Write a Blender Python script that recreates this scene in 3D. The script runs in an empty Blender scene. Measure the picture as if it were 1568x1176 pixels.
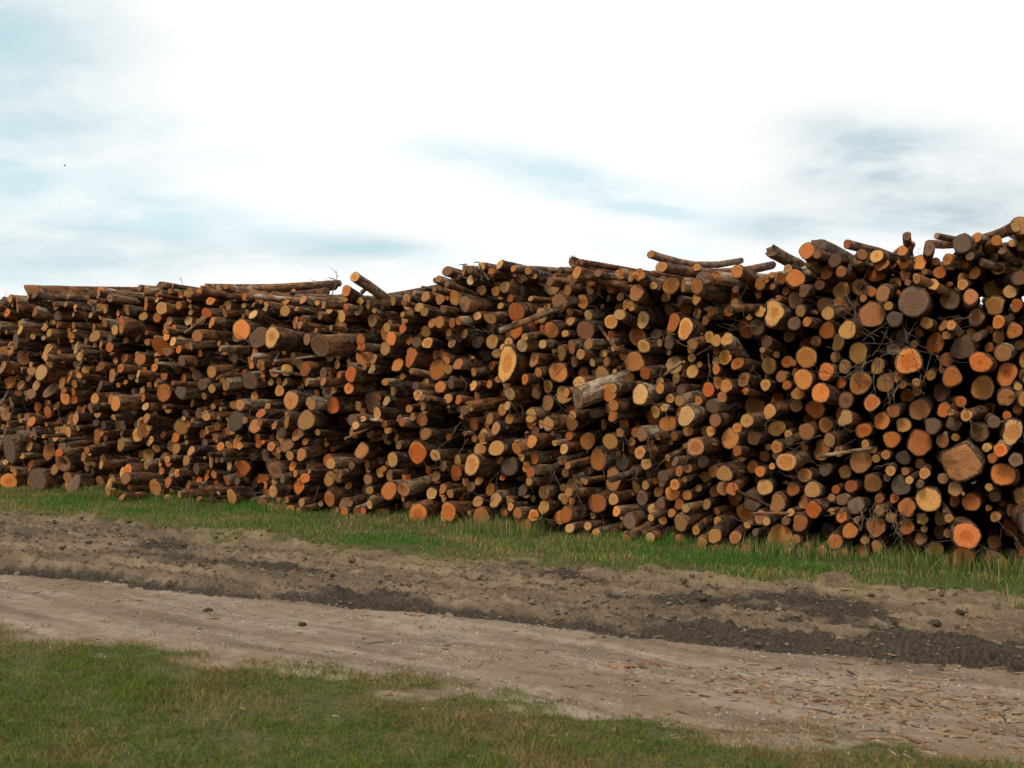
import bpy, math, random
import numpy as np
from mathutils import Vector, Matrix
R=np.random.default_rng(23)
random.seed(7)
scene=bpy.context.scene
# ---------------- pile aligned frame: s along the face, t towards the road
O=np.array([-8.5,16.5]); U=np.array([0.8626,-0.5058]); N=np.array([-0.5058,-0.8626])
def W(s,t):
    s=np.asarray(s,float);t=np.asarray(t,float)
    return O[0]+U[0]*s+N[0]*t, O[1]+U[1]*s+N[1]*t
# ---------------- noise
TAB=np.random.default_rng(11).random((256,256))
def vn(x,y):
    xi=np.floor(x).astype(int);yi=np.floor(y).astype(int);fx=x-xi;fy=y-yi
    fx=fx*fx*(3-2*fx);fy=fy*fy*(3-2*fy)
    a=TAB[xi&255,yi&255];b=TAB[(xi+1)&255,yi&255];c=TAB[xi&255,(yi+1)&255];d=TAB[(xi+1)&255,(yi+1)&255]
    return (a*(1-fx)+b*fx)*(1-fy)+(c*(1-fx)+d*fx)*fy
def fbm(x,y,o=4,off=0.0):
    r=0;a=.5;tot=0
    for i in range(o):
        r=r+a*vn(x*2**i+off+i*17.3,y*2**i+off*1.7+i*9.1);tot+=a;a*=.5
    return r/tot
def sstep(a,b,x):
    k=np.clip((x-a)/(b-a),0,1);return k*k*(3-2*k)
def e1(s): return np.interp(s,[-12,-6,3.2,8,11.5,15.2,19,30],[2.3,2.15,2.0,2.06,1.9,1.3,1.2,1.1])
def e2(s): return np.interp(s,[-12,3,7.26,12.15,15.3,20,30],[6.6,5.15,4.59,3.92,3.57,3.2,2.6])
def e3(s): return np.interp(s,[-12,3,9.38,13.15,15.4,20,30],[8.3,6.7,5.94,5.53,5.15,4.6,3.8])
def masks(s,t):
    n1=(fbm(s*1.3,t*2.2,4,3.)-.5); n2=(fbm(s*4,t*4,3,11.)-.5)
    g1=1-sstep(-.35,.45,t-e1(s)+n1*1.5+n2*.9)
    n3=(fbm(s*.9,t*3,4,31.)-.5)
    rd=sstep(-.25,.3,t-e2(s)+n3*.7+n2*.3)
    g3=sstep(-.3,.35,t-e3(s)+(fbm(s*1.1,t*1.5,4,51.)-.5)*.8+n2*.8)
    grass=np.maximum(g1,g3)
    mud=(1-grass)*(1-rd); road=(1-grass)*rd
    return grass,mud,road
# wheel ruts: (fraction across the mud band, width, depth, wetness)
RUTS=[(.0,.13,.10,1.),(.20,.07,.04,.7),(.36,.09,.055,.95),(.50,.07,.05,.8),(.64,.08,.04,.7),(.79,.10,.065,1.),(.98,.14,.075,1.)]
def rutf(s,t):
    a=e1(s)+.08;b=e2(s)+.02
    h=0*s;w=0*s;tr=0*s
    for i,(f,wd,dp,wt) in enumerate(RUTS):
        wob=(fbm(s*.45,s*0+i*3.1,2,77.)-.5)*.28
        lo=.3 if i in(0,6) else .12
        st=np.clip(fbm(s*.55,s*0+i*7.7,2,61.)*2.4-.55+lo,0,1.2)
        edge=(fbm(s*3,t*3,3,17.)-.5)*.10
        x=(t-(a+(b-a)*f)-wob+edge)/wd
        q=np.exp(-x*x)
        h=h-dp*q*st+dp*.65*np.exp(-((np.abs(x)-1.9)/.7)**2)*st
        w=w+wt*q*st
        if i in(3,5,6): tr=tr+q*st
    return h,np.clip(w,0,1),tr
def hfun(s,t):
    g,m,r=masks(s,t)
    h=(fbm(s*.6,t*.6,3,5.)-.5)*.05
    rut,w,tr=rutf(s,t)
    tread=(np.sin(s*2*np.pi/.11+2*np.sin(t*14))>0.1)*.02*tr
    cl=fbm(s*6,t*9,4,13.);cl2=fbm(s*18,t*22,3,19.)
    h=h+np.minimum(m*1.3+.3*r*(t<e2(s)+.5),1)*(rut+tread)+m*((cl-.5)*.11+np.maximum(cl2-.5,0)*.11)
    h=h+r*((fbm(s*1.2,t*6,3,23.)-.5)*.04+(fbm(s*14,t*14,2,29.)-.5)*.010)
    h=h+g*(.02+(fbm(s*5,t*5,3,37.)-.5)*.03)
    return h
# ---------------- node helper
class NT:
    def __init__(s,name,world=False):
        if world: s.t=world.node_tree
        else:
            s.m=bpy.data.materials.new(name);s.m.use_nodes=True;s.t=s.m.node_tree
        s.t.nodes.clear()
    def n(s,ty,ins=None,**kw):
        nd=s.t.nodes.new(ty)
        for k,v in kw.items(): setattr(nd,k,v)
        if ins:
            for k,v in ins.items():
                i=nd.inputs[k]
                if isinstance(v,bpy.types.NodeSocket): s.t.links.new(v,i)
                else: i.default_value=v
        return nd
    def math(s,op,a,b=0.,c=None,clamp=False):
        d={0:a,1:b}
        if c is not None:d[2]=c
        return s.n('ShaderNodeMath',d,operation=op,use_clamp=clamp).outputs[0]
    def noise(s,v,scale,detail=4,rough=.55,dist=0.):
        return s.n('ShaderNodeTexNoise',{'Vector':v,'Scale':scale,'Detail':detail,'Roughness':rough,'Distortion':dist}).outputs[0]
    def mr(s,v,a,b,c=0.,d=1.,smooth=True):
        return s.n('ShaderNodeMapRange',{0:v,1:a,2:b,3:c,4:d},interpolation_type='SMOOTHSTEP' if smooth else 'LINEAR').outputs[0]
    def mix(s,f,a,b,bt='MIX'):
        nd=s.t.nodes.new('ShaderNodeMix');nd.data_type='RGBA';nd.blend_type=bt
        for i,v in ((0,f),(6,a),(7,b)):
            if isinstance(v,bpy.types.NodeSocket): s.t.links.new(v,nd.inputs[i])
            else: nd.inputs[i].default_value=v if i==0 else (tuple(v)+(1,) if len(v)==3 else v)
        return nd.outputs[2]
    def ramp(s,f,stops,interp='LINEAR'):
        nd=s.n('ShaderNodeValToRGB',{0:f});cr=nd.color_ramp;cr.interpolation=interp
        while len(cr.elements)<len(stops): cr.elements.new(.5)
        for e,(p,c) in zip(cr.elements,stops): e.position=p;e.color=tuple(c)+(1,)
        return nd.outputs[0]
    def attr(s,name): return s.n('ShaderNodeAttribute',attribute_name=name)
    def vm(s,op,a,b):
        return s.n('ShaderNodeVectorMath',{0:a,1:b},operation=op).outputs[0]
    def out(s,col,rough=.85,bump=None,bs=.5,bd=.01,spec=.25):
        p=s.n('ShaderNodeBsdfPrincipled',{'Base Color':col,'Roughness':rough,'Specular IOR Level':spec})
        if bump is not None:
            b=s.n('ShaderNodeBump',{'Height':bump,'Strength':bs,'Distance':bd});s.t.links.new(b.outputs[0],p.inputs['Normal'])
        o=s.n('ShaderNodeOutputMaterial',{0:p.outputs[0]});return s.m
# ---- cut wood
k=NT('cut_wood_end');lc=k.attr('lc').outputs['Vector'];ra=k.attr('rnd');sp=k.n('ShaderNodeSeparateColor',{0:ra.outputs['Color']})
rt,rg,rb=sp.outputs[0],sp.outputs[1],sp.outputs[2]
comb=k.n('ShaderNodeCombineXYZ',{0:k.math('MULTIPLY',rt,91.),1:k.math('MULTIPLY',rg,73.),2:k.math('MULTIPLY',rb,57.)}).outputs[0]
rho=k.n('ShaderNodeVectorMath',{0:lc},operation='LENGTH').outputs['Value']
co=k.vm('ADD',lc,comb)
nz=k.noise(co,1.3,3);nf=k.noise(co,6,5,.65)
rp=k.math('ADD',rho,k.math('MULTIPLY',k.math('SUBTRACT',nz,.5),.7))
base=k.ramp(rt,[(0,(.64,.385,.15)),(.12,(.54,.27,.085)),(.26,(.68,.34,.09)),(.40,(.43,.20,.07)),(.52,(.68,.25,.058)),(.67,(.60,.16,.03)),(.79,(.45,.20,.075)),(.89,(.24,.135,.075)),(1,(.12,.085,.06))])
heart=k.math('MULTIPLY',k.math('SUBTRACT',1.,k.mr(rp,k.math('SUBTRACT',rb,.12),k.math('ADD',rb,.12))),k.mr(rg,.2,.9,.0,.7))
c=k.mix(heart,base,k.mix(1.,base,(.70,.43,.24),'MULTIPLY'))
ring=k.math('SINE',k.math('MULTIPLY',rp,46.))
c=k.mix(k.mr(ring,-.2,1.,0,.12),c,k.mix(1.,c,(.6,.5,.4),'MULTIPLY'))
c=k.mix(k.mr(nf,.48,.72,0,.65),c,k.mix(1.,c,(.42,.34,.28),'MULTIPLY'))
sx=k.n('ShaderNodeSeparateXYZ',{0:lc})
c=k.mix(k.mr(k.math('ADD',rho,k.math('MULTIPLY',k.math('SUBTRACT',nf,.5),.25)),.86,.95),c,(.075,.042,.025))
br=k.mr(rg,0,1,.52,1.15,False)
c=k.mix(1.,c,k.n('ShaderNodeCombineColor',{0:br,1:br,2:br}).outputs[0],'MULTIPLY')
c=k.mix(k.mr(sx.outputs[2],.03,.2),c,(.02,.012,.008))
M_END=k.out(c,.75,k.math('ADD',nf,k.math('MULTIPLY',ring,.1)),.7,.012)
# ---- bark
k=NT('log_bark');lc=k.attr('lc').outputs['Vector'];ra=k.attr('rnd');sp=k.n('ShaderNodeSeparateColor',{0:ra.outputs['Color']})
rt,rg,rb=sp.outputs[0],sp.outputs[1],sp.outputs[2]
comb=k.n('ShaderNodeCombineXYZ',{0:k.math('MULTIPLY',rt,91.),1:k.math('MULTIPLY',rg,73.),2:k.math('MULTIPLY',rb,57.)}).outputs[0]
co=k.vm('ADD',k.vm('MULTIPLY',lc,(1,1,.3)),comb);co2=k.vm('ADD',lc,comb)
n1=k.noise(co,22,5,.65);n2=k.noise(co2,5,4);n3=k.noise(co,60,3,.6)
hsh=k.math('FRACT',k.math('ADD',k.math('MULTIPLY',rb,7.31),k.math('MULTIPLY',rg,3.7)))
base=k.ramp(hsh,[(0,(.05,.028,.017)),(.2,(.11,.064,.036)),(.4,(.155,.066,.026)),(.54,(.135,.093,.06)),(.68,(.21,.085,.028)),(.82,(.23,.145,.08)),(.92,(.35,.25,.15)),(1,(.47,.38,.26))])
c=k.mix(k.mr(n1,.40,.60),k.mix(1.,base,(.27,.21,.18),'MULTIPLY'),base)
c=k.mix(k.math('MULTIPLY',k.mr(n2,.54,.62),.75),c,k.mix(n3,(.36,.15,.045),(.17,.06,.02)))
c=k.mix(k.math('MULTIPLY',k.mr(k.noise(co2,9,3),.6,.68),.45),c,(.36,.31,.23))
M_BARK=k.out(c,.9,k.math('ADD',n1,k.math('MULTIPLY',n3,.4)),.9,.014)
# ---------------- drop-and-roll packing
S0,S1=-7.,20.5
Hs=[-7,0,1.0,1.8,3.0,3.6,4.3,5,5.6,6.2,7.27,8.1,8.7,9.8,10.8,11.6,12.6,12.95,13.4,14.4,15.1,20.5]
Hv=[2.95,2.97,3.03,2.96,3.0,3.08,2.98,3.0,2.92,2.78,2.70,2.66,2.90,2.98,2.86,2.74,2.66,2.76,2.86,2.78,2.95,2.85]
land=[(5.68,2.5,.15,.6,.9),(8.57,.9,.14,.62,1.),(13.13,1.72,.105,.5,.95),(13.33,1.89,.11,.3,.9),(14.64,.12,.105,.6,.9),
(14.44,.97,.18,.78,.1),(14.24,.67,.12,.30,.9),(9.85,1.9,.18,.28,.9),(14.07,2.42,.15,.92,.4),(12.93,2.4,.12,.16,.9),(13.56,1.63,.10,.58,.7),
(9.0,.2,.12,.55,.9),(8.6,.12,.125,.58,.9),(.55,.7,.24,.97,.3),(1.85,.5,.15,.86,.8),(12.1,2.3,.11,.28,1.),(15.0,.9,.11,.6,.7),
(14.82,1.92,.10,.66,.9),(3.29,.45,.14,.6,.7),(1.2,.1,.2,.95,.3),(2.1,.1,.17,.93,.3),(-.3,.3,.2,.9,.3),(13.0,.9,.10,.2,.8),(11.2,1.6,.11,.5,.6),(6.4,1.5,.13,.45,.6)]
cs=np.zeros(0);cy=np.zeros(0);cr=np.zeros(0);info=[]
def place(s0,r,span=.45):
    g=np.arange(s0-span,s0+span,.012)
    m=np.abs(cs-s0)<span+r+.3
    y=np.full(g.shape,r)
    if m.any():
        d=(r+cr[m])[:,None]**2-(g[None]-cs[m][:,None])**2
        yy=np.where(d>0,cy[m][:,None]+np.sqrt(np.maximum(d,0)),0)
        y=np.maximum(y,yy.max(0))
    i=len(g)//2
    while 0<i<len(g)-1:
        if y[i-1]<y[i]: i-=1
        elif y[i+1]<y[i]: i+=1
        else: break
    return g[i],y[i]
fails=0;left=list(land)
def add(s,y,r,inf):
    global cs,cy,cr
    cs=np.append(cs,s);cy=np.append(cy,y);cr=np.append(cr,r);info.append(inf)
while fails<260:
    for L in list(left):
        s,y=place(L[0],L[2],.2)
        if y>=L[1]-.06: add(s,y,L[2],(L[3],L[4]));left.remove(L)
    best=None
    r=float(np.clip(np.exp(R.normal(math.log(.068),.36)),.035,.145))
    for _ in range(2):
        s0=R.uniform(S0,S1);s,y=place(s0,r)
        if best is None or y<best[1]: best=(s,y)
    s,y=best
    if y+r>np.interp(s,Hs,Hv)+R.normal(0,.08): fails+=1;continue
    fails=0;add(s,y,r,None)
print('logs',len(cs))
# ---------------- log mesh builder
NS=14
VV=[];LC=[];RN=[];F4=[];F3=[];M4=[];M3=[];vo=0
th=np.arange(NS)/NS*2*np.pi;ct=np.cos(th);st=np.sin(th)
idx=np.arange(NS);idn=(idx+1)%NS
def log(P,a,r,L,rnd,hollow=False,taper=.12,bend=.02,rough=.04,ragged=0.,sq=0.):
    """P front centre, a unit axis going away from the cut end"""
    global vo
    a=np.array(a,float);a/=np.linalg.norm(a);P=np.array(P,float)
    up=np.array([0,0,1.]);x=np.cross(a,up)
    if np.linalg.norm(x)<.1:x=np.array([1.,0,0])
    x/=np.linalg.norm(x);y=np.cross(x,a)
    prof=1+sum(R.normal(0,rough*1.5/(k_**.5))*np.cos(k_*th+R.uniform(0,6.28)) for k_ in (2,3,4,5))
    if sq: prof=prof*(1+sq*np.cos(2*(th-1.3))+sq*.35*np.cos(3*th))
    ls=np.unique(np.clip(np.array([0,.012,.08,.22,.4,.7,1.1,1.7,2.6])*L/2.6 if L<1.2 else np.array([0,.012,.1,.25,.45,.75,1.2,1.8,L]),0,L))
    kx,ky=R.normal(0,.2,2);bx,by=R.normal(0,bend,2);ph=R.uniform(0,6.28)
    rag=R.normal(0,1,NS)*ragged
    base=vo;nl=len(ls)
    for j,l in enumerate(ls):
        rr=r*prof*(1-taper*l/L)*(1+R.normal(0,.025,NS))
        if j==0: rr=rr*.975
        rr=rr*(1+.16*math.exp(-((l-L*(.04+.3*rnd[0]))/.05)**2)*(np.cos(th-ph)>.3))
        tilt=(kx*ct+ky*st)*r+rag
        ll=l+tilt*max(0,1-l/.5)
        ox=bx*(l**2)*.35+.012*math.sin(l*4)*l;oy=by*(l**2)*.35
        VV.append(P+a*ll[:,None]+x*(rr*ct+ox)[:,None]+y*(rr*st+oy)[:,None])
        LC.append(np.stack([ct*r,st*r,np.full(NS,l)],1))
        if j: 
            b0=base+(j-1)*NS;b1=base+j*NS
            F4.append(np.stack([b0+idx,b0+idn,b1+idn,b1+idx],1));M4.append(np.zeros(NS,int))
    nv=nl*NS;vo+=nv
    if hollow: fr=[1,.9,.62,.42,.38,.3];dp=[0,-.002,0,.01,.12,.3]
    else: fr=[1,.9,.6,.3];dp=[0,-.003,-.002,0]
    cb=vo
    for j,(f,dd) in enumerate(zip(fr,dp)):
        tl=(kx*ct+ky*st)*r*f+rag*f+dd+(R.normal(0,.012*ragged*20,NS) if ragged else 0)
        pr=(1+(prof-1)*f)
        VV.append(P+a*tl[:,None]+x*(r*.975*f*pr*ct)[:,None]+y*(r*.975*f*pr*st)[:,None])
        LC.append(np.stack([ct*f,st*f,np.full(NS,dd if dd>.02 else 0)],1))
        if j:
            b0=cb+(j-1)*NS;b1=cb+j*NS
            F4.append(np.stack([b0+idn,b0+idx,b1+idx,b1+idn],1));M4.append(np.ones(NS,int))
    b0=cb+(len(fr)-1)*NS;cv=cb+len(fr)*NS
    VV.append((P+a*dp[-1])[None]);LC.append(np.array([[0,0,dp[-1] if hollow else 0]]))
    F3.append(np.stack([b0+idn,b0+idx,np.full(NS,cv)],1));M3.append(np.ones(NS,int))
    vo=cv+1;nv+=len(fr)*NS+1
    bb=base+(nl-1)*NS
    VV.append((P+a*L+x*(bx*L*L*.35+.012*math.sin(L*4)*L)+y*by*L*L*.35)[None]);LC.append(np.zeros((1,3)))
    F3.append(np.stack([bb+idx,bb+idn,np.full(NS,vo)],1));M3.append(np.ones(NS,int))
    vo+=1;nv+=1
    RN.append(np.tile(np.array(list(rnd)+[r]),(nv,1)))
def axis(yaw,pitch):
    c,s=math.cos(yaw),math.sin(yaw)
    d=-N*c+U*s
    return np.array([d[0]*math.cos(pitch),d[1]*math.cos(pitch),math.sin(pitch)])
def lognew(s,z,t,yaw,pitch,r,L,rnd,**kw):
    x,y=W(s,t);log((float(x),float(y),z),axis(yaw,pitch),r,L,rnd,**kw)
H0=lambda s:np.interp(s,Hs,Hv)
for i in range(len(cs)):
    s,z,r=cs[i],cy[i],cr[i]
    pro=(float(fbm(np.array(s*.9),np.array(z*1.6),3,91.))-.5)*.9+R.normal(0,.13)
    u_=R.random()
    if u_<.07: pro+=R.uniform(.1,.35)
    elif u_<.36: pro-=R.uniform(.15,.8)
    pro=min(pro,.5)
    top=z+r>H0(s)-.18
    if top: pro-=R.uniform(-.1,.35)
    inf=info[i]
    if inf: rnd=(inf[0],.3+.6*inf[1],R.random());pro=max(pro,.12)
    else:
        q=float(fbm(np.array(s*1.1),np.array(z*1.4),2,41.))
        rt=np.clip(R.random()*.96+(q-.5)*.25,0,1)
        rnd=(rt,R.random(),R.random())
    hol=(R.random()<.007 and r>.08) or (inf is not None and abs(s-1.85)<.2 and z<.8)
    cyaw=(float(fbm(np.array(s*.8),np.array(z*1.2),2,201.))-.5)*.45;cp=(float(fbm(np.array(s*.8),np.array(z*1.2),2,231.))-.5)*.22
    yaw=R.normal(0,.07)+cyaw;pitch=R.normal(0,.05)+cp
    if top: yaw=R.normal(0,.22);pitch=R.normal(-.03,.08)
    elif R.random()<.08: yaw+=R.normal(0,.2);pitch+=R.normal(0,.08)
    L=R.uniform(2.3,3.0)
    lognew(s,z,pro,yaw,pitch,r*(.97 if inf else R.uniform(.82,.97)),L,rnd,hollow=hol,rough=.045 if r>.06 else .035,bend=.04,sq=.22 if (inf and abs(s-9.85)<.3) else (abs(R.normal(0,.09)) if r>.05 else .02),ragged=.03 if (inf and inf[0]==.78) else (.014 if R.random()<.08 else 0))
    if R.random()<.12:
        x,y=W(s,pro-.18-R.random()*.25);an=R.uniform(-.3,3.4)
        d=np.array([U[0]*math.cos(an),U[1]*math.cos(an),math.sin(an)])
        d=d+np.array([N[0],N[1],0])*.5;d/=np.linalg.norm(d)
        P=np.array([float(x),float(y),z]);sl=r+R.uniform(.03,.09)
        log(P+d*sl,-d,R.uniform(.014,.03),sl*.8,(R.random(),R.random(),R.random()),taper=-.3)
# loose poles on the crest  (s,z,t,yaw,pitch,r,L,type)
top=[(7.9,3.0,.45,-.05,-.30,.066,1.7,.3),(11.72,3.02,.35,.02,-.04,.044,2.6,.4),(11.82,2.89,.3,.12,-.02,.06,2.6,.35),
(12.95,2.98,.25,.05,-.09,.065,2.3,.95),(13.35,3.0,.05,.15,-.08,.10,2.2,.95),(14.65,2.93,.2,.1,0.,.085,2.4,.96),(14.75,3.0,0.,.25,-.03,.05,2.4,.5),
(15.12,3.05,.2,0.,0.,.085,2.4,.2),(12.6,2.80,.25,.0,-.05,.07,2.3,.5),(10.75,3.02,.2,.1,-.10,.062,2.4,.88),(9.75,3.07,.1,.15,-.07,.06,2.4,.2),
(9.05,3.03,.15,.1,-.08,.065,2.4,.9),(3.45,3.14,.0,.3,-.02,.05,2.4,.9),(3.8,3.17,-.1,-.35,.02,.06,1.2,.88),(2.3,3.08,0,.3,-.04,.05,2.4,.8),
(5.2,3.02,.1,.2,-.05,.07,2.4,.2),(6.0,2.84,-.3,.6,-.02,.07,2.0,.1),(6.6,2.76,-.3,.75,.0,.065,1.6,.1),(7.1,2.72,.1,.5,.0,.055,2.4,.4),(8.9,3.0,-.2,.5,0,.05,2.4,.9),(10.2,2.95,-.4,.9,0,.05,2.4,.5),
(13.9,2.88,.1,.3,0,.07,2.4,.2),(13.3,2.95,.3,.05,-.06,.085,2.4,.6),(9.4,3.02,.2,.05,-.12,.045,2.,.9),
(10.9,3.0,.3,.35,-.05,.032,2.2,.4),(12.2,2.86,.3,-.1,-.12,.04,1.8,.2),(14.2,3.02,.3,-.15,-.12,.04,1.8,.9),(14.45,3.0,.3,.5,-.05,.03,1.6,.3),(4.4,3.1,.2,.4,-.06,.035,2.,.5),(1.5,3.12,.2,.3,-.07,.04,2.,.3),(.6,3.1,.2,.1,-.08,.07,2.,.3),(2.9,3.1,.25,-.05,-.1,.07,1.8,.6)]
for (s,z,t,yw,pt,r,L,ty) in top:
    lognew(s,z,t,yw,pt,r,L,(ty,R.uniform(.4,.9),R.random()),ragged=.03 if ty in(.95,.88) else 0,bend=.1)
for i in range(95):
    s=R.uniform(S0+.3,S1-.3)
    if 6<s<8.3: continue
    lognew(s,H0(s)+R.uniform(-.05,.03),R.uniform(-1.,.1),R.normal(.1,.5),R.normal(0,.04),R.uniform(.03,.075),R.uniform(1.2,2.4),(R.random(),R.random(),R.random()),bend=.1)
for i in range(60):
    s=R.uniform(S0+.3,S1-.3)
    if 5.7<s<8.5: continue
    lognew(s,H0(s)+R.uniform(-.02,.10),R.uniform(.0,.3),R.normal(.05,.25),R.uniform(-.2,-.03),R.uniform(.03,.085),R.uniform(1.4,2.3),(R.random(),R.random(),R.random()),bend=.12,ragged=.02 if R.random()<.4 else 0)
x,y=W(9.95,.42);log((float(x),float(y),2.28),(U[0]*.85-N[0]*.45,U[1]*.85-N[1]*.45,.36),.035,.95,(.1,.9,.3),ragged=.01)
for i in range(40):
    s=R.uniform(S0+1,S1-1);z=R.uniform(.3,2.5);x,y=W(s,R.uniform(.1,.35));d=np.array([-N[0],-N[1],0])*R.uniform(.3,.8)+np.array([U[0],U[1],0])*R.normal(0,.6)+np.array([0,0,R.normal(0,.3)])
    log((float(x),float(y),z),d,R.uniform(.014,.028),R.uniform(.5,.9),(R.random(),R.random(),R.random()),bend=.1)
def build(name,V,F4_,F3_,mats,m4=None,m3=None,attrs=None,smooth=True):
    me=bpy.data.meshes.new(name);nv=len(V);n4=len(F4_);n3=len(F3_)
    me.vertices.add(nv);me.vertices.foreach_set('co',np.asarray(V,np.float32).ravel())
    me.loops.add(n4*4+n3*3);me.polygons.add(n4+n3)
    li=np.concatenate([np.asarray(F4_,np.int32).ravel(),np.asarray(F3_,np.int32).ravel()]).astype(np.int32)
    me.loops.foreach_set('vertex_index',li)
    me.polygons.foreach_set('loop_start',np.concatenate([np.arange(n4)*4,n4*4+np.arange(n3)*3]).astype(np.int32))
    if m4 is not None: me.polygons.foreach_set('material_index',np.concatenate([m4,m3]).astype(np.int32))
    me.polygons.foreach_set('use_smooth',np.full(n4+n3,smooth))
    for m in mats: me.materials.append(m)
    for an,(ty,dat) in (attrs or {}).items():
        at=me.attributes.new(an,ty,'POINT')
        at.data.foreach_set('vector' if ty=='FLOAT_VECTOR' else 'color',np.asarray(dat,np.float32).ravel())
    me.update(calc_edges=True)
    o=bpy.data.objects.new(name,me);scene.collection.objects.link(o);return o
pile=build('log_pile',np.concatenate(VV),np.concatenate(F4),np.concatenate(F3),[M_BARK,M_END],np.concatenate(M4),np.concatenate(M3),
 {'lc':('FLOAT_VECTOR',np.concatenate(LC)),'rnd':('FLOAT_COLOR',np.concatenate(RN))})
# a second row stacked behind the first, turned to face the other way
p2=bpy.data.objects.new('log_pile',pile.data);scene.collection.objects.link(p2)
cx,cy_=W(6.75,-2.85);p2.location=(2*float(cx),2*float(cy_),-.35);p2.rotation_euler=(0,0,math.pi)
# ---------------- twigs
TV=[];TF=[];to=0
def tube(pts,r0,r1):
    global to
    n=len(pts)
    for i,p in enumerate(pts):
        rr=r0+(r1-r0)*i/(n-1)
        d=np.array(pts[min(i+1,n-1)])-np.array(pts[max(i-1,0)]);d/=np.linalg.norm(d)+1e-9
        x=np.cross(d,[.3,.2,1.]);x/=np.linalg.norm(x)+1e-9;y=np.cross(d,x)
        for q in range(4):
            a=q*math.pi/2;TV.append(np.array(p)+x*rr*math.cos(a)+y*rr*math.sin(a))
        if i:
            for q in range(4):
                TF.append((to+(i-1)*4+q,to+(i-1)*4+(q+1)%4,to+i*4+(q+1)%4,to+i*4+q))
    to+=4*n
def twig(P,d,L,r,depth=2):
    P=np.array(P,float);d=np.array(d,float);d/=np.linalg.norm(d);pts=[P.copy()];n=6
    for i in range(n):
        d=d+R.normal(0,.16,3);d/=np.linalg.norm(d);P=P+d*L/n;pts.append(P.copy())
        if depth and R.random()<.5: twig(P,d+R.normal(0,.6,3),L*.45,r*.6,depth-1)
    tube(pts,r,r*.4)
def wp(s,z,t): x,y=W(s,t);return (float(x),float(y),z)
twig(wp(7.05,2.66,.1),(.25,0,1),.45,.011,3);twig(wp(7.15,2.66,.1),(-.1,0,1),.40,.009,3)
for s in (9.4,9.5,9.6): twig(wp(s,2.9,.1),(-.2,-.1,1),.22,.014,1)
for i in range(60): s=R.uniform(-3,17.5);twig(wp(s,H0(s)-.08,R.uniform(-.5,.1)),(R.normal(0,.7),R.normal(0,.4),.8),R.uniform(.12,.3),.005,2)
for i in range(22): s=R.uniform(-2.5,1.2);twig(wp(s,H0(s)-.05,R.uniform(-.5,.1)),(R.normal(0,.5),R.normal(0,.4),1),R.uniform(.15,.35),.005,2)
for i in range(260):
    s=R.uniform(-3,18);z=R.uniform(.15,2.6)
    twig(wp(s,z,R.uniform(.0,.25)),(R.normal(0,.6)+N[0]*.5,N[1]*.6+R.normal(0,.3),R.normal(-.2,.5)),R.uniform(.2,.5),R.uniform(.003,.007),1)
for i in range(22): twig(wp(R.normal(13.95,.15),R.normal(2.0,.2),.05),(R.normal(-.3,.6),-.3,R.normal(0,.7)),R.uniform(.3,.55),.006,1)
for i in range(14): twig(wp(R.normal(13.9,.16),.5,.15),(R.normal(-.1,.4),-.4,R.normal(-.6,.4)),R.uniform(.15,.35),.007,1)
k=NT('twig_bark');g=k.n('ShaderNodeNewGeometry').outputs['Position'];M_TW=k.out(k.ramp(k.noise(g,9,3),[(.3,(.05,.035,.025)),(.55,(.12,.085,.055)),(.75,(.28,.20,.12))]),.9)
tw=build('twigs',TV,TF,np.zeros((0,3)),[M_TW]);tw.parent=pile
# ---------------- ground
def axisgrid(a,b,step,far):
    c=np.arange(a,b+step/2,step)
    l=[a];r=[b];w=step
    while l[-1]>-far: w*=1.35;l.append(l[-1]-w)
    w=step
    while r[-1]<far: w*=1.35;r.append(r[-1]+w)
    return np.concatenate([np.array(l[1:][::-1]),c,np.array(r[1:])])
gs=axisgrid(-2,19,.024,900);gt=axisgrid(-.3,9.,.017,900)
SS,TT=np.meshgrid(gs,gt,indexing='ij')
HH=hfun(SS,TT);fade=np.exp(-np.maximum(0,np.hypot(SS-9,TT-4)-25)/20);HH*=fade
X,Y=W(SS,TT);g,m,r_=masks(SS,TT)
wet=rutf(SS,TT)[1]
big=fbm(SS*.8,TT*1.6,3,301.);wet=np.clip(wet+np.clip(big*3.2-1.8,0,.7)*(m>.3),0,1)*(1-np.clip(g*1.2,0,1))
ns,nt=SS.shape;id_=np.arange(ns*nt).reshape(ns,nt)
F=np.stack([id_[:-1,:-1],id_[:-1,1:],id_[1:,1:],id_[1:,:-1]],-1).reshape(-1,4)
k=NT('ground_soil_and_grass');st_=k.attr('st').outputs['Vector'];mk=k.n('ShaderNodeSeparateXYZ',{0:k.attr('zone').outputs['Vector']})
mG,mR,mW=mk.outputs[0],mk.outputs[1],mk.outputs[2]
stS=k.vm('MULTIPLY',st_,(.22,1.6,1))
nA=k.noise(st_,1.3,5);nB=k.noise(st_,9,5,.6);nC=k.noise(st_,45,4,.7);nS=k.noise(stS,3,5,.6);nD=k.noise(st_,150,2,.7)
road=k.ramp(nS,[(.3,(.12,.086,.058)),(.43,(.205,.152,.103)),(.56,(.285,.222,.158)),(.72,(.36,.29,.215))])
road=k.mix(k.mr(nA,.45,.65,0,.55),road,(.21,.137,.08))
road=k.mix(k.mr(nB,.42,.66,0,.5),road,(.135,.092,.056))
road=k.mix(k.mr(nC,.60,.68,0,.7),road,(.43,.37,.29))
road=k.mix(k.mr(nC,.42,.33,0,.7),road,(.07,.05,.033))
mud=k.ramp(nS,[(.3,(.07,.048,.03)),(.46,(.14,.098,.06)),(.62,(.235,.17,.103))])
mud=k.mix(k.mr(nB,.45,.7,0,.5),mud,(.06,.042,.027))
mud=k.mix(k.mr(nC,.56,.66,0,.7),mud,(.27,.19,.11))
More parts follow.
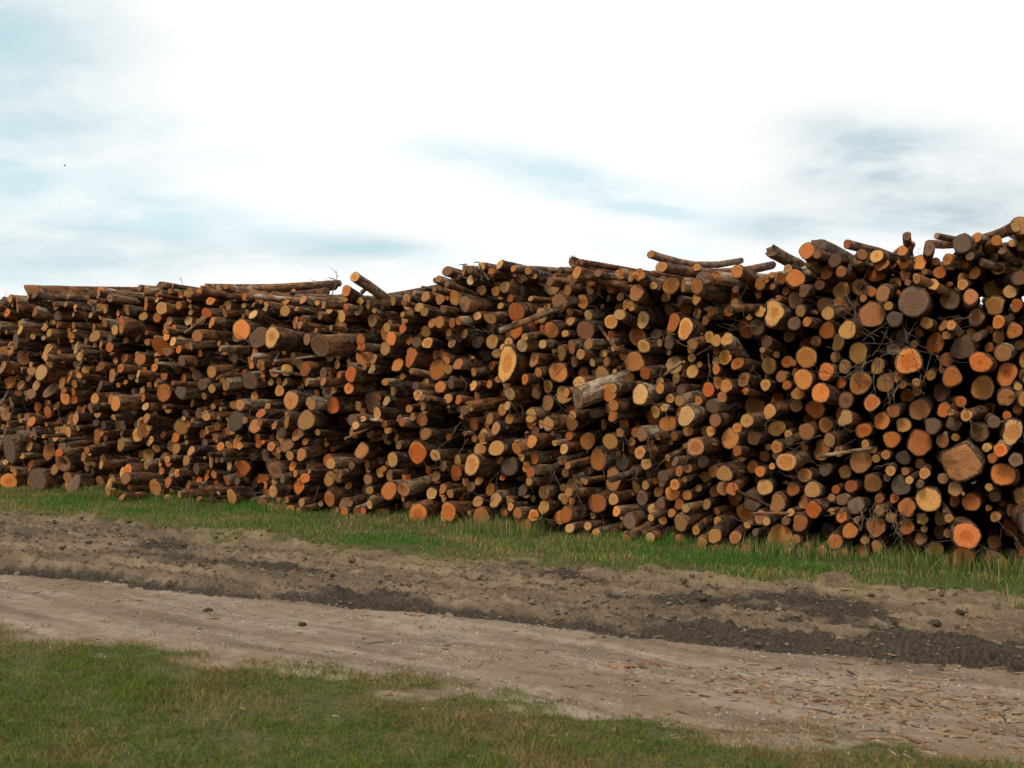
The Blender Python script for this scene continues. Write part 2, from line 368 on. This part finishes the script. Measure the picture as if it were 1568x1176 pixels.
mud=k.mix(k.mr(nC,.44,.34,0,.7),mud,(.025,.018,.012))
mud=k.mix(k.mr(mG,.0,.35,0,.6),mud,(.19,.15,.065))
gr=k.ramp(nB,[(.3,(.03,.042,.012)),(.5,(.07,.075,.022)),(.7,(.14,.105,.045))])
gr=k.mix(k.mr(nC,.5,.62,0,.7),gr,(.15,.115,.055))
gr=k.mix(k.mr(nC,.46,.36,0,.7),gr,(.02,.024,.009))
c=k.mix(mR,mud,road)
wk=k.math('MULTIPLY',k.mr(k.math('ADD',mW,k.math('MULTIPLY',k.math('SUBTRACT',nB,.5),.6)),.18,.62),.88)
c=k.mix(wk,c,k.mix(k.mr(nC,.4,.65),(.018,.014,.011),(.06,.045,.032)))
c=k.mix(k.mr(k.math('ADD',mG,k.math('MULTIPLY',k.math('SUBTRACT',nB,.5),.8)),.3,.7),c,gr)
M_G=k.out(c,.92,k.math('ADD',nC,k.math('MULTIPLY',nD,.5)),.8,.016,.2)
build('ground',np.stack([X,Y,HH],-1).reshape(-1,3),F,np.zeros((0,3)),[M_G],None,None,
 {'st':('FLOAT_VECTOR',np.stack([SS,TT,SS*0],-1).reshape(-1,3)),'zone':('FLOAT_VECTOR',np.stack([g,r_,wet],-1).reshape(-1,3))})
# ---------------- grass
def blades(name,s,t,h,w,col,lean=.5):
    n=len(s);x,y=W(s,t);z=hfun(s,t)-.004
    P=np.stack([x,y,z],1);a=R.uniform(0,6.28,n);side=np.stack([np.cos(a),np.sin(a),a*0],1)
    b=R.uniform(0,6.28,n);ln=np.stack([np.cos(b),np.sin(b),b*0],1)*(np.abs(R.normal(0,lean,n))*h)[:,None]
    up=np.zeros((n,3));up[:,2]=h
    V=np.stack([P-side*w[:,None]/2,P+side*w[:,None]/2,P+up*.55+ln*.35-side*w[:,None]*.4,P+up*.55+ln*.35+side*w[:,None]*.4,P+up*.95+ln],1).reshape(-1,3)
    i=np.arange(n)*5
    F4_=np.stack([i,i+1,i+3,i+2],1);F3_=np.stack([i+2,i+3,i+4],1)
    C=np.repeat(np.concatenate([col,np.ones((n,1))],1),5,0)
    return build(name,V,F4_,F3_,[M_GR],None,None,{'gcol':('FLOAT_COLOR',C)})
k=NT('grass_blade');cc=k.attr('gcol').outputs['Color']
d1=k.n('ShaderNodeBsdfDiffuse',{'Color':cc});d2=k.n('ShaderNodeBsdfTranslucent',{'Color':cc})
mx=k.n('ShaderNodeMixShader',{0:.35,1:d1.outputs[0],2:d2.outputs[0]});k.n('ShaderNodeOutputMaterial',{0:mx.outputs[0]});M_GR=k.m
def gcol(n,green,dry,pd,patch):
    k_=(R.random(n)<pd*patch)[:,None];v=R.uniform(.55,1.5,(n,1));hue=R.normal(0,.14,(n,1))
    c=np.where(k_,np.array(dry),np.array(green)*np.concatenate([1+hue*1.5,1+hue*0,1-hue*.5],1))*v
    return np.clip(c,.005,1)
n=240000;s=R.uniform(-5,19.5,n);t=R.uniform(-.25,3.2,n);g=masks(s,t)[0]
kp=R.random(n)<g*np.clip(2.8*fbm(s*2,t*3,4,71.)-.7,.06,1.2);kp&=(t<e1(s)+1.2);s,t=s[kp],t[kp]
hh=(.015+.065*fbm(s*2,t*2,3,81.))*R.uniform(.5,1.6,len(s))
hh*=1+1.0*sstep(.5,-.1,t)*R.random(len(s))-.45*sstep(1.2,2.2,t)
patch=np.clip(fbm(s*1.2,t*2,3,101.)*3.6-1.25+sstep(1.0,2.2,t)*.7,0.06,1.7)
blades('grass_verge',s,t,hh,R.uniform(.004,.008,len(s)),gcol(len(s),(.090,.19,.032),(.34,.25,.10),.45,patch))
n=18000;s=R.uniform(-3,19,n);t=R.normal(.38,.18,n);kp=(fbm(s*1.4,t*1,3,111.)+sstep(9,14,s)*.24)>.59
s,t=s[kp],t[kp];blades('tall_grass',s,t,R.uniform(.06,.27,len(s)),R.uniform(.003,.006,len(s)),gcol(len(s),(.10,.17,.035),(.34,.27,.12),.35,1.),.4)
n=420000;s=R.uniform(6.5,18.5,n);t=R.uniform(4.6,8.3,n);g=masks(s,t)[0]
kp=(t>e3(s)-.8)&(R.random(n)<g*np.clip(2.4*fbm(s*2.5,t*3.5,4,121.)-.45,.15,1));s,t=s[kp],t[kp]
hh=(.012+.026*fbm(s*2.5,t*2.5,3,131.))*R.uniform(.6,1.6,len(s))
patch=np.clip(fbm(s*1.6,t*2.6,4,141.)*5.-1.75,0.08,1.5)
tint=(.7+.6*fbm(s*6,t*8,3,181.))[:,None]
blades('lawn_grass',s,t,hh,R.uniform(.003,.005,len(s)),gcol(len(s),(.115,.155,.026),(.25,.17,.072),.6,patch)*tint,.8)
# ---------------- icosahedral scatters: clods, gravel, bark chips
ph=(1+5**.5)/2
IV=np.array([(-1,ph,0),(1,ph,0),(-1,-ph,0),(1,-ph,0),(0,-1,ph),(0,1,ph),(0,-1,-ph),(0,1,-ph),(ph,0,-1),(ph,0,1),(-ph,0,-1),(-ph,0,1)])/1.9
IF=np.array([(0,11,5),(0,5,1),(0,1,7),(0,7,10),(0,10,11),(1,5,9),(5,11,4),(11,10,2),(10,7,6),(7,1,8),(3,9,4),(3,4,2),(3,2,6),(3,6,8),(3,8,9),(4,9,5),(2,4,11),(6,2,10),(8,6,7),(9,8,1)])
def bits(name,s,t,sc,mat,col,rot=None,lift=.3):
    n=len(s);V=IV[None]*(1+R.normal(0,.16,(n,12,1)))*sc[:,None,:]
    a=R.uniform(0,6.28,n) if rot is None else rot
    V[:,:,1]+=(V[:,:,0]**2)*(R.normal(0,2.,n)[:,None])
    ca,sa=np.cos(a)[:,None],np.sin(a)[:,None]
    ti=R.normal(0,.12,n)[:,None]
    x=V[:,:,0]*ca-V[:,:,1]*sa;y=V[:,:,0]*sa+V[:,:,1]*ca;z=V[:,:,2]+V[:,:,0]*ti
    X,Y=W(s,t);Z=hfun(s,t)+sc[:,2]*lift
    V=np.stack([x+X[:,None],y+Y[:,None],z+Z[:,None]],-1).reshape(-1,3)
    F=(IF[None]+np.arange(n)[:,None,None]*12).reshape(-1,3)
    C=np.repeat(np.concatenate([col,np.ones((n,1))],1),12,0)
    return build(name,V,np.zeros((0,4)),F,[mat],None,None,{'gcol':('FLOAT_COLOR',C)},smooth=False)
k=NT('loose_debris');cc=k.attr('gcol').outputs['Color'];g_=k.n('ShaderNodeNewGeometry').outputs['Position']
M_D=k.out(k.mix(k.mr(k.noise(g_,60,3),.35,.65),k.mix(1.,cc,(.5,.5,.5),'MULTIPLY'),cc),.95)
n=26000;s=R.uniform(-1,18.5,n);t=R.uniform(1,6,n);m=masks(s,t)[1];w_=rutf(s,t)[1];kp=R.random(n)<m*1.3*fbm(s*2,t*3,3,151.)*(1-.8*w_);s,t=s[kp],t[kp]
z=np.exp(R.normal(-4.75,.55,len(s)));sc=np.stack([z*1.3,z,z*.7],1);v=R.uniform(.4,1.7,(len(s),1))
bits('soil_clods',np.append(s,[11.0,10.1]),np.append(t,[4.78,4.79]),np.vstack([sc,[[.04,.03,.02],[.045,.03,.02]]]),M_D,np.vstack([np.array([[.14,.10,.06]])*v,[[.05,.035,.025],[.05,.035,.025]]]))
n=26000;s=R.uniform(2,18.5,n);t=R.uniform(3,7,n);m=masks(s,t)[2];kp=R.random(n)<m*(fbm(s*2,t*4,3,161.)>.47);s,t=s[kp],t[kp]
z=R.uniform(.003,.008,len(s));v=R.uniform(.35,1.35,(len(s),1));bits('road_gravel',s,t,np.stack([z*1.2,z,z*.6],1),M_D,np.array([[.37,.31,.25]])*v)
n=5200;s=np.concatenate([R.uniform(1,18.5,n//2),R.normal(15.3,1.2,n//2)]);t=np.concatenate([R.uniform(1.2,6.5,n//2),R.normal(4.6,.5,n//2)])
gm=masks(s,t)[0];kp=R.random(n)<(1-gm*.8)*(.25+fbm(s*1.5,t*3,3,171.));s,t=s[kp],t[kp];n=len(s)
ln=np.exp(R.normal(-3.75,.7,n));sc=np.stack([ln,R.uniform(.003,.008,n),R.uniform(.002,.005,n)],1)
pal=np.array([(.34,.19,.09),(.26,.12,.05),(.42,.29,.17),(.08,.05,.03),(.30,.22,.14)]);col=pal[R.integers(0,5,n)]*R.uniform(.7,1.2,(n,1))
rot=R.normal(-.45,.7,n)
s=np.append(s,[13.3,13.22,13.4,14.95,15.0,14.8,14.6]);t=np.append(t,[4.56,4.6,4.53,5.05,5.15,5.12,5.3])
sc=np.vstack([sc,[[.07,.018,.012],[.05,.015,.01],[.06,.016,.012],[.10,.012,.01],[.09,.01,.008],[.12,.009,.007],[.07,.012,.01]]])
col=np.vstack([col,[[.34,.16,.07],[.36,.18,.08],[.16,.08,.04],[.2,.11,.06],[.24,.14,.08],[.3,.19,.11],[.22,.13,.07]]]);rot=np.append(rot,[.1,-.8,-.5,-1.1,-.4,-.1,-.6])
bits('bark_debris',s,t,sc,M_D,col,rot,lift=.6)
# ---------------- distant bird
bm=[(-.11,0,0),(-.05,.025,.01),(.05,.03,.012),(.10,.012,.012),(.13,0,.0),(-.05,-.025,.01),(.05,-.03,.012),(.10,-.012,.012),(0,0,-.025),(0,0,.03),(-.17,.03,0),(-.17,-.03,0),
 (.05,.03,.01),(-.04,.03,.01),(.03,.14,.05),(-.03,.14,.05),(-.05,.27,.02),(.05,-.03,.01),(-.04,-.03,.01),(.03,-.14,.05),(-.03,-.14,.05),(-.05,-.27,.02)]
bfc=[(0,1,9),(1,2,9),(2,3,9),(3,4,9),(0,9,5),(5,9,6),(6,9,7),(7,9,4),(0,8,1),(1,8,2),(2,8,3),(3,8,4),(0,5,8),(5,6,8),(6,7,8),(7,4,8),(0,10,11),(12,14,15),(12,15,13),(14,16,15),(17,20,19),(17,18,20),(19,20,21)]
k=NT('dark_feathers');gp=k.n('ShaderNodeNewGeometry').outputs['Position'];M_B=k.out(k.ramp(k.noise(gp,30,2),[(.3,(.02,.02,.02)),(.7,(.06,.055,.05))]),.8)
b=build('bird',np.array(bm)*1.,np.zeros((0,4)),np.array(bfc),[M_B],smooth=False);b.location=(-36,80,19.8);b.rotation_euler=(.2,0.1,-2.6)
# ---------------- world
el,az=math.radians(44),math.radians(212)
w=bpy.data.worlds.new('World');scene.world=w;w.use_nodes=True
k=NT('',world=w)
sky=k.n('ShaderNodeTexSky',sky_type='NISHITA',sun_disc=False,sun_elevation=el,sun_rotation=az,air_density=1.,dust_density=1.5,ozone_density=1.)
D=k.n('ShaderNodeTexCoord').outputs['Generated'];sx=k.n('ShaderNodeSeparateXYZ',{0:D})
A=k.math('ARCTAN2',sx.outputs[0],sx.outputs[1]);E=k.math('ARCSINE',sx.outputs[2])
zz=k.math('ADD',k.math('MAXIMUM',sx.outputs[2],0.),.20)
pl=k.n('ShaderNodeCombineXYZ',{0:k.math('DIVIDE',sx.outputs[0],zz),1:k.math('DIVIDE',sx.outputs[1],zz),2:0.}).outputs[0]
plS=k.vm('MULTIPLY',pl,(.9,1.2,1.))
nw=k.noise(plS,1.8,8,.6,.25);nw2=k.noise(plS,5,6,.6,.2)
def patch(a,e,wa,we,amp,rotk=0.):
    da=k.math('SUBTRACT',A,a);de=k.math('SUBTRACT',k.math('SUBTRACT',E,e),k.math('MULTIPLY',da,rotk))
    q=k.math('ADD',k.math('POWER',k.math('DIVIDE',k.math('ABSOLUTE',da),wa),2.),k.math('POWER',k.math('DIVIDE',k.math('ABSOLUTE',de),we),2.))
    return k.math('MULTIPLY',k.math('EXPONENT',k.math('MULTIPLY',q,-1.)),amp)
def total(L):
    r=patch(*L[0])
    for q in L[1:]: r=k.math('ADD',r,patch(*q))
    return r
P=lambda x,y:(math.atan((x-784)/1524),math.atan((600-y)/1524*math.cos(math.atan((x-784)/1524))))
blue=total([(*P(30,90),.07,.07,.8),(*P(60,260),.13,.04,.7,-.2),(*P(200,330),.2,.025,.6,-.12),(*P(20,400),.10,.03,.6),(*P(560,375),.09,.012,.7,-.1),(*P(850,275),.12,.020,1.2,-.2),(*P(980,320),.06,.006,.9,-.15),(*P(1330,230),.07,.03,.3),(*P(1250,350),.10,.012,.4),(*P(250,200),.10,.02,.4,-.2),(*P(1000,385),.12,.012,.3,-.1)])
grey=total([(*P(1310,225),.075,.030,.7,-.1),(*P(1400,280),.12,.035,.65),(*P(20,50),.10,.06,.6),(*P(550,378),.07,.011,.8),(*P(40,200),.10,.06,.45),(*P(1200,350),.06,.014,.6),(*P(1500,340),.10,.025,.5),(*P(60,390),.15,.025,.5),(*P(250,370),.15,.012,.4,-.1)])
mod=k.mr(nw,.32,.62,.35,1.3);mod2=k.mr(nw2,.3,.65,.7,1.2)
away=k.mr(k.math('ABSOLUTE',A),.6,.9)
bl=k.math('ADD',k.math('MULTIPLY',k.math('MULTIPLY',blue,mod),mod2),k.math('MULTIPLY',away,k.mr(nw,.5,.75,0,.6)),clamp=True)
gy=k.math('MULTIPLY',k.math('MULTIPLY',grey,mod),mod2,clamp=True)
cloud=k.mix(gy,(11.6,11.6,11.6),(6.2,7.3,7.8))
skyc=k.mix(.75,sky.outputs[0],(7.6,10.7,11.2))
c=k.mix(k.math('MULTIPLY',bl,.72),cloud,skyc)
c=k.mix(k.mr(sx.outputs[2],-.02,-.005),(2.,2.1,1.6),c)
bg=k.n('ShaderNodeBackground',{0:c,1:.09});k.n('ShaderNodeOutputWorld',{0:bg.outputs[0]})
sl=bpy.data.lights.new('sun','SUN');sl.energy=2.1;sl.angle=math.radians(14);sl.color=(1,.91,.78)
so=bpy.data.objects.new('sun',sl);scene.collection.objects.link(so)
dv=Vector((math.sin(az)*math.cos(el),math.cos(az)*math.cos(el),math.sin(el)));so.rotation_euler=dv.to_track_quat('Z','Y').to_euler()
cam=bpy.data.cameras.new('camera');co_=bpy.data.objects.new('camera',cam);scene.collection.objects.link(co_)
co_.location=(0,0,1.6);co_.rotation_euler=(math.radians(90.45),0,0);cam.sensor_width=36;cam.lens=35;cam.clip_end=3000
cam.dof.use_dof=True;cam.dof.focus_distance=11;cam.dof.aperture_fstop=3.5
scene.camera=co_
scene.view_settings.view_transform='Standard';scene.view_settings.look='None';scene.view_settings.exposure=0
